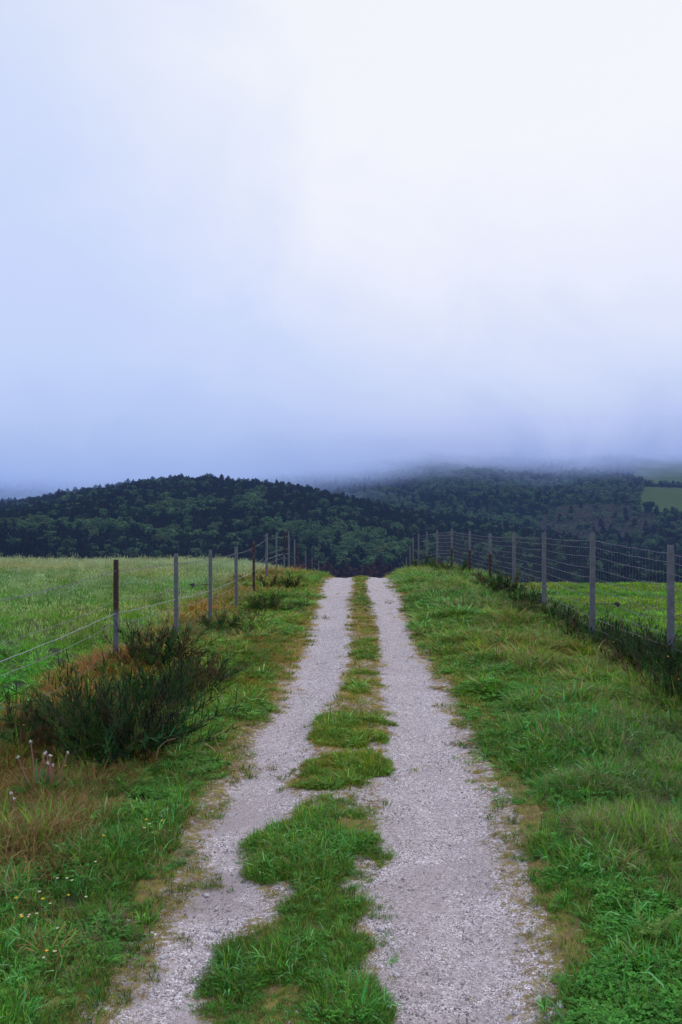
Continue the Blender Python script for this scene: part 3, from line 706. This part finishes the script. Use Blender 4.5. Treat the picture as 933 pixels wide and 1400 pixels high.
def arm(parentpost, a, c):
    """offset arm with a black insulator head"""
    M = parentpost.matrix_basis.copy(); inv = M.inverted()
    b = MB(); b.tube([a, a.lerp(c, .5)+Vector((0, 0, .004)), c], .006, 5); b.tube([a+Vector((0, 0, -.03)), a+Vector((0, 0, .03))], .007, 5)
    b.v = [tuple(inv @ Vector(v)) for v in b.v]; o = b.obj('offset_arm', M_stem, parentpost)
    h = MB(); h.tube([c+Vector((0, 0, -.035)), c+Vector((0, 0, -.015)), c+Vector((0, 0, -.012)), c+Vector((0, 0, .012)), c+Vector((0, 0, .015)), c+Vector((0, 0, .032))], [.018, .022, .034, .034, .022, .014], 8)
    h.tube([c+Vector((-.045, 0, .012)), c+Vector((.02, 0, .012))], .014, 6)
    h.v = [tuple(inv @ Vector(v)) for v in h.v]; h.obj('insulator', M_black, o)
arm(posts_l[4][0], P3(287, 799, 13.2), P3(264, 800, 13.2))
rf = empty('netting_fence', (0, 0, 0)); tag(rf, 'right fence of broad grey posts with fine netting and a barbed top strand', 'fence')
WR = [.065, .13, .21, .31, .40, .49, .57, .66, .75, .84, .93]
RP = [(1540, 842, 3.7, 'grey'), (1120, 782, 6.5, 'grey'), (917, 745, 9.24, 'grey'), (810.5, 728, 11.74, 'grey'), (744, 728, 14.8, 'grey'), (703, 728, 17.8, 'grey'), (670.5, 729, 20.5, 'bottom'), (642.5, 726, 23.2, 'bottom'), (618, 722.5, 27, 'bottom'),
      (598, 724.5, 31, 'grey'), (584, 727, 35.5, 'bottom'), (572.5, 729, 39.5, 'grey'), (565, 734, 43.5, 'grey'), (561, 746, 47.5, 'grey'), (556, 762, 52, 'grey'), (554, 773, 56, 'grey')]
labr = {6: 'post pale above and dark brown below', 7: 'post pale above and dark brown below', 8: 'post pale above and dark brown below', 10: 'post pale above and dark below'}
rows = []; posts_r = []
for i, (px, py, Y, md) in enumerate(RP):
    o, ws, t = post(rf, px, py, Y, 0.064 if Y < 18 else .068, md, WR, random.uniform(-.008, .008), labr.get(i)); rows.append(ws); posts_r.append((o, t))
for k in range(11):
    strand(rows, k, .0030, M_wire, rf, .015, 'barbed top strand' if k == 0 else None, .005, k == 0)
net = MB()
for (a, c) in zip(rows[:-1], rows[1:]):
    if a[0].y > 30: continue
    L = (c[0]-a[0]).length; n = int(L/.10)
    for i in range(1, n):
        t = i/n; p = a[0].lerp(c[0], t); q = a[10].lerp(c[10], t); j = random.uniform(-.01, .01)
        net.tube([p-Vector((0, 0, .01)), p.lerp(q, .5)+Vector((0, j, 0)), q+Vector((0, 0, -.05))], .0013 if a[0].y < 16 else .0013, 3, cap=False)
net.obj('netting', M_mesh, rf)
arm(posts_r[3][0], P3(803, 826, 11.74), P3(845, 826, 11.74))

# ------------------------------------------------------------------ small plants, flowers and stones one can point at
def gp(px, py):
    """point of the verge seen on this bearing"""
    Y = H*F/(py-VY)
    for _ in range(6):
        X = (px-VX)/F*Y; Y = (H-float(gz(X, Y)))*F/(py-VY)
    X = (px-VX)/F*Y; return X, Y, float(gz(X, Y))
def dandelion(px, py, n, Ht, label, seed, rz=0):
    random.seed(seed); X, Y, z = gp(px, py); o = empty('dandelion_plant', (X, Y, z), rz); tag(o, label, 'plant', 'dandelions in the dry grass on the left')
    lv = MB()
    for k in range(16):
        a = random.uniform(0, 6.28); lv.blade((0, 0, 0), (math.cos(a)*.7, math.sin(a)*.7, random.uniform(.6, 1.8)), Ht*random.uniform(.5, .85), .026, random.uniform(.4, 1.0), jc((.075, .20, .045)), 5)
    lv.obj('leaf_rosette', M_plant, o)
    for k in range(n):
        a = random.uniform(0, 6.28); l = random.uniform(.05, .45); L = Ht*random.uniform(.7, 1.15); pts = [Vector((0, 0, 0))]; d = Vector((math.cos(a)*l, math.sin(a)*l, 1)).normalized()
        for i in range(5): pts.append(pts[-1]+d*L/5); d = (d+Vector((random.uniform(-.08, .08), random.uniform(-.08, .08), .03))).normalized()
        s = MB(); s.tube(pts, [.0055, .0053, .005, .0046, .004, .0035], 5); so = s.obj('stalk', M_pink, o)
        h = MB(); c = pts[-1]
        for q in range(26):
            v = Vector((random.gauss(0, 1), random.gauss(0, 1), random.gauss(.5, 1))).normalized(); h.blade(c, v, .013, .005, 0, (1, 1, 1), 2)
        h.obj('seed_head', M_white, so)
dandelion(48, 1092, 3, .34, 'tall dandelion with pinkish stalks and white seed heads at the left edge', 3)
dandelion(72, 1085, 5, .26, 'dandelion with a bunch of leaning reddish stalks right of the tall one', 8)
dandelion(20, 1125, 2, .22, 'leafy dandelion clump lowest at the left edge', 12)
def flower(px, py, kind, label, hgt, seed):
    random.seed(seed); X, Y, z = gp(px, py); o = empty({'white': 'daisy', 'yellow': 'buttercup'}[kind], (X, Y, z), random.uniform(0, 6)); 
    tag(o, label, 'flower', {'white': 'white daisies in the verge', 'yellow': 'yellow buttercups in the verge'}[kind])
    s = MB(); s.tube([(0, 0, 0), (.004, 0, hgt*.5), (0, .003, hgt)], .0013, 4, (.08, .16, .04)); s.obj('stem', M_plant, o)
    f = MB(); n = 12 if kind == 'white' else 5
    for k in range(n):
        a = 6.283*k/n; f.blade((0, .003, hgt), (math.cos(a), math.sin(a), .35 if kind == 'white' else .9), .008 if kind == 'white' else .010, .004 if kind == 'white' else .010, .2, (1, 1, 1), 2)
    f.obj('petals', M_white if kind == 'white' else M_yellow, o)
    c = MB(); c.ico((0, .003, hgt+.002), .0035, (1, 1, 1), 0, .1, (1, 1, .6)); c.obj('flower_centre', M_yellow, o)
for i, (px, py) in enumerate([(78, 1222), (92, 1218), (98, 1226), (55, 1250), (70, 1253), (50, 1268), (38, 1274), (42, 1282), (80, 1290), (76, 1332), (60, 1335), (205, 1150), (198, 1146), (132, 1206), (118, 1256), (28, 1275)]):
    flower(px, py+14, 'white', 'small white daisy among the green grass at the lower left', random.uniform(.10, .15), i)
for i, (px, py) in enumerate([(23, 1246), (60, 1258), (30, 1285), (64, 1340), (95, 1248), (143, 1166), (200, 1133), (223, 1134)]):
    flower(px, py+14, 'yellow', 'small yellow buttercup in the left verge grass', random.uniform(.10, .16), 40+i)
for i, (px, py) in enumerate([(195, 917), (201, 920), (244, 886), (252, 892), (248, 884), (240, 897), (60, 858), (76, 865), (132, 882), (72, 1053), (90, 1068), (33, 1006), (365, 848), (380, 797), (370, 795)]):
    flower(px, py+22, 'yellow', 'yellow flower near the left fence and its gorse', .20, 70+i)
for i, (px, py) in enumerate([(331, 885), (333, 893), (316, 893), (365, 925), (345, 905)]):
    flower(px, py+20, 'white', 'white flower head by the dry stalks in the left verge', .20, 90+i)
for i, (px, py) in enumerate([(785, 893), (792, 897), (797, 899), (800, 895), (735, 1020), (740, 1130), (760, 1066), (836, 1020), (910, 1032), (706, 893)]):
    flower(px, py+14, 'white', 'tiny white flower in the right verge', .13, 110+i)
def weed(px, py, s, label, seed, col=(.16, .30, .04)):
    """bright upright weed with feathery paired leaflets"""
    random.seed(seed); X, Y, z = gp(px, py); o = empty('leafy_weed', (X, Y, z), random.uniform(0, 6), s); tag(o, label, 'plant', 'bright leafy weeds in the verges'); b = MB()
    st = MB()
    for k in range(6):
        a = random.uniform(0, 6.28); d = Vector((math.cos(a)*.6, math.sin(a)*.6, 1)).normalized(); L = random.uniform(.14, .24); st.blade((0, 0, 0), d, L, .004, .3, jc((.12, .22, .04)), 3)
        for j in range(3, 14):
            u = j/14; c = Vector((0, 0, 0))+d*L*u+Vector((d.x, d.y, -.6))*.06*u*u
            for sg in (-1, 1):
                sd = Vector((-d.y, d.x, 0)).normalized()*sg+d*.5; b.blade(c, sd, .045*(1.1-u), .012, .4, jc(col), 2)
    b.obj('leaves', M_plant, o); st.obj('stem', M_plant, o)
weed(888, 1290, 1.25, 'bright yellow-green feathery fern in the lower right verge', 1)
weed(690, 935, .9, 'pale green weed low in the right verge beside the track', 2)
weed(808, 952, .9, 'upright lime green weed below the second right post', 3, (.2, .3, .05))
weed(873, 1035, .9, 'dark bluish green clump in the right verge near the bare patch', 4, (.05, .12, .06))
weed(835, 1035, .8, 'light green sprig left of the dark clump in the right verge', 5)
weed(14, 905, 2.2, 'large bright leafy clump in the meadow at the left edge', 6, (.13, .30, .06))
weed(455, 1128, .5, 'small bluish green leafy plant on the median strip', 7, (.06, .18, .07))
weed(410, 1230, .6, 'bright lime clump on the median strip', 8, (.14, .32, .05))
weed(100, 1140, .8, 'pale frond at the edge of the dry grass on the left', 9, (.2, .34, .14))
def stalk(px, py, L, label, seed):
    random.seed(seed); X, Y, z = gp(px, py); d = Vector((random.uniform(-.8, .8), random.uniform(-.3, .3), 1)).normalized(); p = Vector((0, 0, 0)); pts = [p.copy()]; bend = random.choice([-1, 1])*random.uniform(.1, .3)
    for i in range(7): p = p+d*L/7; d = (d+Vector((bend, random.uniform(-.1, .1), -abs(bend)))).normalized(); pts.append(p.copy())
    b = MB(); b.tube(pts, [.0042, .004, .0038, .0035, .003, .003, .0025, .002], 5); o = b.obj('dry_stalk', M_straw); o.location = (X, Y, z); tag(o, label, 'stalk', 'dry stalks in the left verge')
M_straw = simple('dry_straw', (.46, .33, .22), .8, nscale=50, col2=(.30, .19, .13))
for i, (px, py, L) in enumerate([(205, 1040, .22), (215, 1043, .25), (256, 1035, .16), (296, 1030, .18), (302, 1026, .16), (240, 935, .20), (282, 925, .20), (305, 940, .26), (300, 915, .2), (330, 900, .16), (290, 900, .16), (262, 935, .15)]):
    stalk(px, py, L, 'thin tan dry stalk sticking out of the grass near the gorse thicket', 300+i)
random.seed(5)
def stone(px, py, r, label):
    X, Y, z = gp(px, py); b = MB(); b.ico((0, 0, 0), r, (1, 1, 1), 0, .22, (1.3, .9, .55)); o = b.obj('stone', M_rock); o.location = (X, Y, z+.01+r*.25); o.rotation_euler.z = random.uniform(0, 6)
    bv = o.modifiers.new('bevel', 'BEVEL'); bv.width = r*.15; bv.segments = 2
    tag(o, label, 'stone', 'larger stones on the track')
stone(520, 1275, .020, 'white rounded stone at the right edge of the lowest median grass')
stone(225, 1313, .020, 'flat white stone in the left wheel rut')
stone(298, 1275, .018, 'pale angular stone at the left edge of the median')
stone(543, 1337, .015, 'small pale stone in the right rut near the bottom')
stone(283, 1228, .015, 'pale stone in the left rut beside the median grass')
stone(296, 1246, .012, 'little grey stone beside the bare break in the median')
stone(175, 1264, .017, 'pale stone on the mossy left margin of the left rut')
stone(766, 1380, .022, 'largest stone in the rubble at the lower right track edge')
stone(752, 1392, .016, 'second stone in the rubble at the lower right track edge')
stone(541, 1392, .013, 'bluish stone at the very bottom of the right rut')

# ------------------------------------------------------------------ trees and woods on the far hills
def crown_clumps(b, c, R, n, cols, lf=.5, sq=1.0):
    for _ in range(n):
        v = Vector((random.gauss(0, 1), random.gauss(0, 1), random.gauss(0, 1))).normalized(); rr = R*random.uniform(.72, 1.03); p = Vector(c)+Vector((v.x*rr, v.y*rr, v.z*rr*sq))
        nrm = (v+Vector((random.uniform(-.7, .7), random.uniform(-.7, .7), random.uniform(-.3, .9)))).normalized(); u = nrm.orthogonal().normalized(); w = nrm.cross(u); s = lf*random.uniform(.6, 1.3)
        k = jc(random.choice(cols), .16, .06)
        b.add([p+u*s, p+w*s*.8+nrm*s*.15, p-u*s*.9, p-w*s], [(0, 1, 2, 3)], k)
def broadleaf(seed, cols, Ht=10):
    random.seed(seed); b = MB(); t = MB()
    t.tube([(0, 0, -1), (.1, 0, Ht*.3), (0, .2, Ht*.6)], [.35, .25, .12], 6)
    for k in range(11):
        a = k*2.4; r = Ht*random.uniform(.12, .27) if k else 0; zc = Ht*random.uniform(.38, .80) if k else Ht*.66
        R = Ht*random.uniform(.14, .22) if k else Ht*.27; cc = (r*math.cos(a), r*math.sin(a), zc)
        if k: t.tube([(0, 0, Ht*.3), (cc[0]*.7, cc[1]*.7, zc*.85)], [.14, .05], 4)
        crown_clumps(b, cc, R, 90, cols, .48, .85)
    return b, t
def conifer(seed, cols, Ht=11, w=.2, ragged=.25):
    random.seed(seed); b = MB(); t = MB(); t.tube([(0, 0, -1), (0, 0, Ht*.95)], [.22, .05], 5)
    n = 17
    for i in range(n):
        u = i/(n-1); z = Ht*(.14+.84*u); R = Ht*w*(1-u)**.5*min(1, .45+u*2.5)*random.uniform(1-ragged, 1+ragged)+.25
        for k in range(int(9*(1-u))+5):
            a = random.uniform(0, 6.28); L = R*random.uniform(.65, 1.1); d = Vector((math.cos(a), math.sin(a), random.uniform(-.25, .2)))
            col = jc(random.choice(cols), .3, .08); s = Vector((-d.y, d.x, 0))
            for q in (.35, .7, 1.0):
                p = Vector((0, 0, z))+d*L*q; g = .42*random.uniform(.7, 1.3)
                b.add([p-d*g, p+s*g*.75+Vector((0, 0, random.uniform(-.2, .2))), p+d*g, p-s*g*.75+Vector((0, 0, random.uniform(-.2, .2)))], [(0, 1, 2, 3)], col)
                b.add([p-d*g*.8+Vector((0, 0, -.1)), p+Vector((0, 0, .38)), p+d*g*.8, p+Vector((0, 0, -.3))], [(0, 1, 2, 3)], col)
    return b, t
DK = [(.015, .028, .018), (.020, .037, .022), (.011, .021, .015)]
LG = [(.055, .125, .045), (.075, .15, .05), (.045, .10, .04)]
BR = [(.075, .085, .03), (.09, .105, .035)]
RS = [(.10, .048, .038), (.13, .062, .045), (.06, .036, .03)]
def joined(bt):
    b, t = bt; o = MB(); o.add(b.v, b.f); o.c = list(b.c); n = len(o.f); k = len(o.v); o.v += t.v; o.c += t.c; o.f += [tuple(i+k for i in f) for f in t.f]; o.mi = [0]*n+[1]*len(t.f); return o.obj('x', [M_tree, M_bark], link=False)
TRS = [conifer(21, DK, 11, .26, .4), conifer(22, DK, 12, .22, .3), conifer(23, DK, 9, .32, .5), conifer(24, [(.025, .045, .022)], 10, .30, .5),
       broadleaf(31, LG), broadleaf(32, LG, 9), broadleaf(33, LG+BR, 10), broadleaf(34, DK+LG, 9)]
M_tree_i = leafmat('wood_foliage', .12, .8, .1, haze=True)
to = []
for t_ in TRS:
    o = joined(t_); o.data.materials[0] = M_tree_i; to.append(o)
TC = protocol('wood', to)
def wood(name, X, Y, kind, S, T, label, sink=.5):
    n = len(X); P = np.stack([X, Y, hz(X, Y)-sink], 1); rot = np.stack([rng.normal(0, .03, n), rng.normal(0, .03, n), rng.random(n)*6.28], 1)
    scatter(name, P, rot, np.stack([S*rng.uniform(.9, 1.15, n)]*2+[S*rng.uniform(.7, 1.05, n)], 1), kind, T, TC, label, 'forest')
def jgrid(y0, y1, s, m=60):
    out = []
    for Y in np.arange(y0, y1, s*.87):
        a, c = (-m-VX)/F*Y-10, (990-VX)/F*Y+10; x = np.arange(a, c, s)+rng.uniform(0, s); out.append(np.stack([x, np.full_like(x, Y)], 1))
    p = np.concatenate(out)+rng.uniform(-s*.42, s*.42, (sum(len(o) for o in out), 2)); return p[:, 0], p[:, 1]
def bandness(px, py):
    """where the light broadleaved trees stand among the pines of the near hill"""
    g = lambda cx, cy, a, b, k=0: np.exp(-(((px-cx)/a)**2+((py-cy-(px-cx)*k)/b)**2)**2)
    return np.maximum.reduce([g(245, 688, 62, 7, -.05), g(335, 684, 34, 8), g(350, 672, 14, 5), g(120, 715, 70, 6), g(455, 728, 105, 13, .12), g(505, 752, 60, 16), g(40, 712, 50, 7)*.7, g(240, 727, 40, 6)*.7, g(455, 694, 25, 7)*.6, g(370, 712, 20, 6)*.7])
X, Y = jgrid(235, 690, 4.7)
on1 = (hill1(X, Y) >= hill2(X, Y)-1)
px, py = pxy(X, Y)
X1, Y1, px, py = X[on1], Y[on1], px[on1], py[on1]; py = py-12
bd = bandness(px, py); nz = fbm(X1, Y1, .02, 2, 3)
isb = rng.random(len(X1)) < np.clip(bd*.9+.03+.08*(nz > .66), 0, 1)
kind = np.where(isb, pick(len(X1), [(4, 1), (5, 1), (6, .8)]), pick(len(X1), [(0, 1), (1, .7), (2, 2.5), (3, 2.5), (7, 2)]))
k = 1+rng.normal(0, .12, len(X1))+(fbm(X1, Y1, .03, 2, 9)-.5)*.8; T = np.clip(np.stack([k, k, k*1.0], 1), .4, 1.9)
S = np.where(isb, .62, .60)*np.clip(rng.lognormal(0, .2, len(X1)), .6, 1.35)
wood('pine_wood', X1, Y1, kind, S, T, 'dark pine wood with lighter broadleaved trees over the rounded near hill')
X, Y = jgrid(330, 1290, 8.2, 40)
on2 = (hill1(X, Y) < hill2(X, Y)-1) & ~in_meadow(X, Y)
mo = in_moor(X, Y); on2 &= ~(mo & (rng.random(len(X)) < .86)); X, Y = X[on2], Y[on2]
px, py = pxy(X, Y); g = fbm(X, Y, .008, 3, 13)
isb = rng.random(len(X)) < np.where((py > 735) | (px > 880), .35, .25+.65*sstep(.42, .6, g))
kind = np.where(isb, pick(len(X), [(4, 1), (5, 1), (6, .5), (7, 1)]), pick(len(X), [(0, 1), (1, 1), (2, 2), (3, 1), (7, 1.5)]))
k = 1+rng.normal(0, .11, len(X))+(g-.5)*.7; T = np.clip(np.stack([k, k, k], 1), .4, 1.8)*np.where(isb, 1, .9)[:, None]
cb_ = np.where(Y > 690, np.interp(X, [-150, 90], [16, 62]), np.interp(X, [-330, -150], [18, 75]))
sel = hz(X, Y) < cb_+58
X, Y, kind, T, isb = X[sel], Y[sel], kind[sel], T[sel], isb[sel]
wood('mixed_wood', X, Y, kind, rng.uniform(.55, .95, len(X)), T, 'hazy mixed wood climbing the far hillside into the cloud')
# heath scrub on the open moor
n_ = 2600; px = rng.uniform(690, 935, n_); Y = rng.uniform(560, 900, n_); X = (px-VX)/F*Y; s_ = in_moor(X, Y); X, Y = X[s_], Y[s_]
k = rng.uniform(.7, 1.5, len(X)); T = np.stack([k*1.5, k*1.15, k*1.3], 1)
wood('heath_scrub', X, Y, pick(len(X), [(7, 1), (4, .3)]), rng.uniform(.12, .28, len(X)), T, 'brownish purple heath scrub on the open slope below the far meadow', .1)

ME = {}
def mkt(key, bt): ME[key] = (bt[0].mesh('crown', M_tree), bt[1].mesh('trunk', M_bark))
mkt('green0', broadleaf(51, [(.06, .115, .04), (.075, .13, .04)])); mkt('green1', broadleaf(52, [(.055, .10, .04), (.05, .11, .045)], 9))
mkt('russet0', conifer(61, RS, 9, .2)); mkt('russet1', conifer(62, RS, 8, .26, .4)); mkt('dark0', broadleaf(71, [(.02, .04, .025)], 10))
def tree(nm, key, X, Y, s, label, cat, group=None):
    o = empty(nm, (X, Y, float(hz(X, Y))-.4), random.uniform(0, 6), s); tag(o, label, cat, group)
    for n_, me in zip(('crown', 'trunk'), ME[key]): c = bpy.data.objects.new(n_, me); C.objects.link(c); c.parent = o
random.seed(77)
for i, (px, py) in enumerate([(228, 695), (243, 692), (258, 689), (275, 687), (303, 688), (325, 684), (338, 682), (351, 690), (358, 672), (192, 700), (178, 712), (95, 722), (112, 717), (135, 716), (372, 722), (392, 724), (412, 723), (432, 728), (452, 731), (470, 740), (488, 745), (505, 742), (520, 748), (444, 692), (240, 728), (545, 752), (556, 745), (500, 760)]):
    h_ = hit(px, py+8)
    if h_: tree('broadleaf_tree', f'green{i%2}', h_[0], h_[1]-3, random.uniform(.8, 1.15)*h_[1]/520*.85+.1, 'light green broadleaved tree standing out among the dark pines of the near hill', 'tree', 'light green trees on the near hill')
for i, (px, py) in enumerate([(428, 779), (440, 764), (449, 776), (457, 757), (466, 770), (475, 760), (484, 774), (492, 764), (501, 778), (508, 768), (517, 775), (525, 766), (533, 778), (421, 770), (545, 770), (412, 777)]):
    Yt = 262+random.uniform(-14, 14); X = (px-VX)/F*Yt; ztop = H-(py-14-VY)/F*Yt; zg = float(hz(X, Yt)); s = max(.7, (ztop-zg)/8.6)
    tree('russet_conifer', f'russet{i%2}', X, Yt, min(s, 1.7), 'reddish brown conifer just beyond the end of the track', 'tree', 'reddish brown conifers beyond the track')
for px, py, s, lb in [(872, 661, 1.7, 'round dark tree at the top left corner of the far meadow'), (886, 699, 1.6, 'round dark tree at the lower left corner of the far meadow'), (697, 745, 1.2, 'round green tree by itself in front of the far moor')]:
    h_ = hit(px, py+6)
    if h_: tree('round_tree', 'dark0' if px > 700 else 'green0', h_[0], h_[1]-4, s, lb, 'tree')
# hedge between the two far meadows
hb = MB(); random.seed(3); h0 = None
for px in np.arange(880, 960, 2.0):
    h_ = hit(px, 664+(px-880)*.03)
    if h_: crown_clumps(hb, (h_[0], h_[1], h_[2]+.8), 1.7, 26, DK, .7)
if hb.v: tag(hb.obj('hedge', M_tree), 'dark hedge line dividing the far meadow at the right edge', 'hedge')

# ------------------------------------------------------------------ world, sun, camera
sc = bpy.context.scene
w = bpy.data.worlds.new('World'); sc.world = w; w.use_nodes = True; w.node_tree.nodes.clear(); n = NT(w.node_tree)
SE, SR = math.radians(52), math.radians(35)
sky = n.new('ShaderNodeTexSky', sky_type='NISHITA', sun_disc=False, sun_elevation=SE, sun_rotation=SR, dust_density=4.)
skyb = n.new('ShaderNodeBackground', i_1=.10); n.l.new(sky.outputs[0], skyb.inputs[0])
d = n.new('ShaderNodeTexCoord').outputs['Generated']; 
col = skylight(n, d)
cb = n.new('ShaderNodeBackground', i_1=1.0); n.put(cb.inputs[0], col)
mx = n.new('ShaderNodeMixShader', i_0=.985); n.l.new(skyb.outputs[0], mx.inputs[1]); n.l.new(cb.outputs[0], mx.inputs[2])
ow = n.new('ShaderNodeOutputWorld'); n.l.new(mx.outputs[0], ow.inputs[0])
sd = bpy.data.lights.new('sun', 'SUN'); sd.energy = 1.0; sd.angle = math.radians(22); sd.color = (1, .97, .93)
so = bpy.data.objects.new('sun', sd); C.objects.link(so)
v = Vector((math.sin(SR)*math.cos(SE), math.cos(SR)*math.cos(SE), math.sin(SE))); so.rotation_euler = v.to_track_quat('Z', 'Y').to_euler(); so.location = v*50
for m in bpy.data.materials: m.cycles.emission_sampling = 'NONE'     # the painted mist glow stays out of lamp sampling
cd = bpy.data.cameras.new('camera'); cam = bpy.data.objects.new('camera', cd); C.objects.link(cam)
cam.location = (0, 0, H); cam.rotation_euler = (math.radians(90), 0, 0)
cd.sensor_fit = 'VERTICAL'; cd.sensor_height = 36; cd.sensor_width = 24; cd.lens = F/1400*36; cd.shift_x = -(VX-466.5)/1400; cd.shift_y = -(700-VY)/1400
cd.clip_start = .05; cd.clip_end = 8000
sc.camera = cam
sc.view_settings.view_transform = 'Standard'; sc.view_settings.look = 'None'; sc.view_settings.exposure = 0
sc.cycles.transparent_max_bounces = 8; sc.cycles.max_bounces = 4; sc.cycles.diffuse_bounces = 2; sc.cycles.use_adaptive_sampling = True; sc.cycles.adaptive_threshold = .03; sc.cycles.use_denoising = True
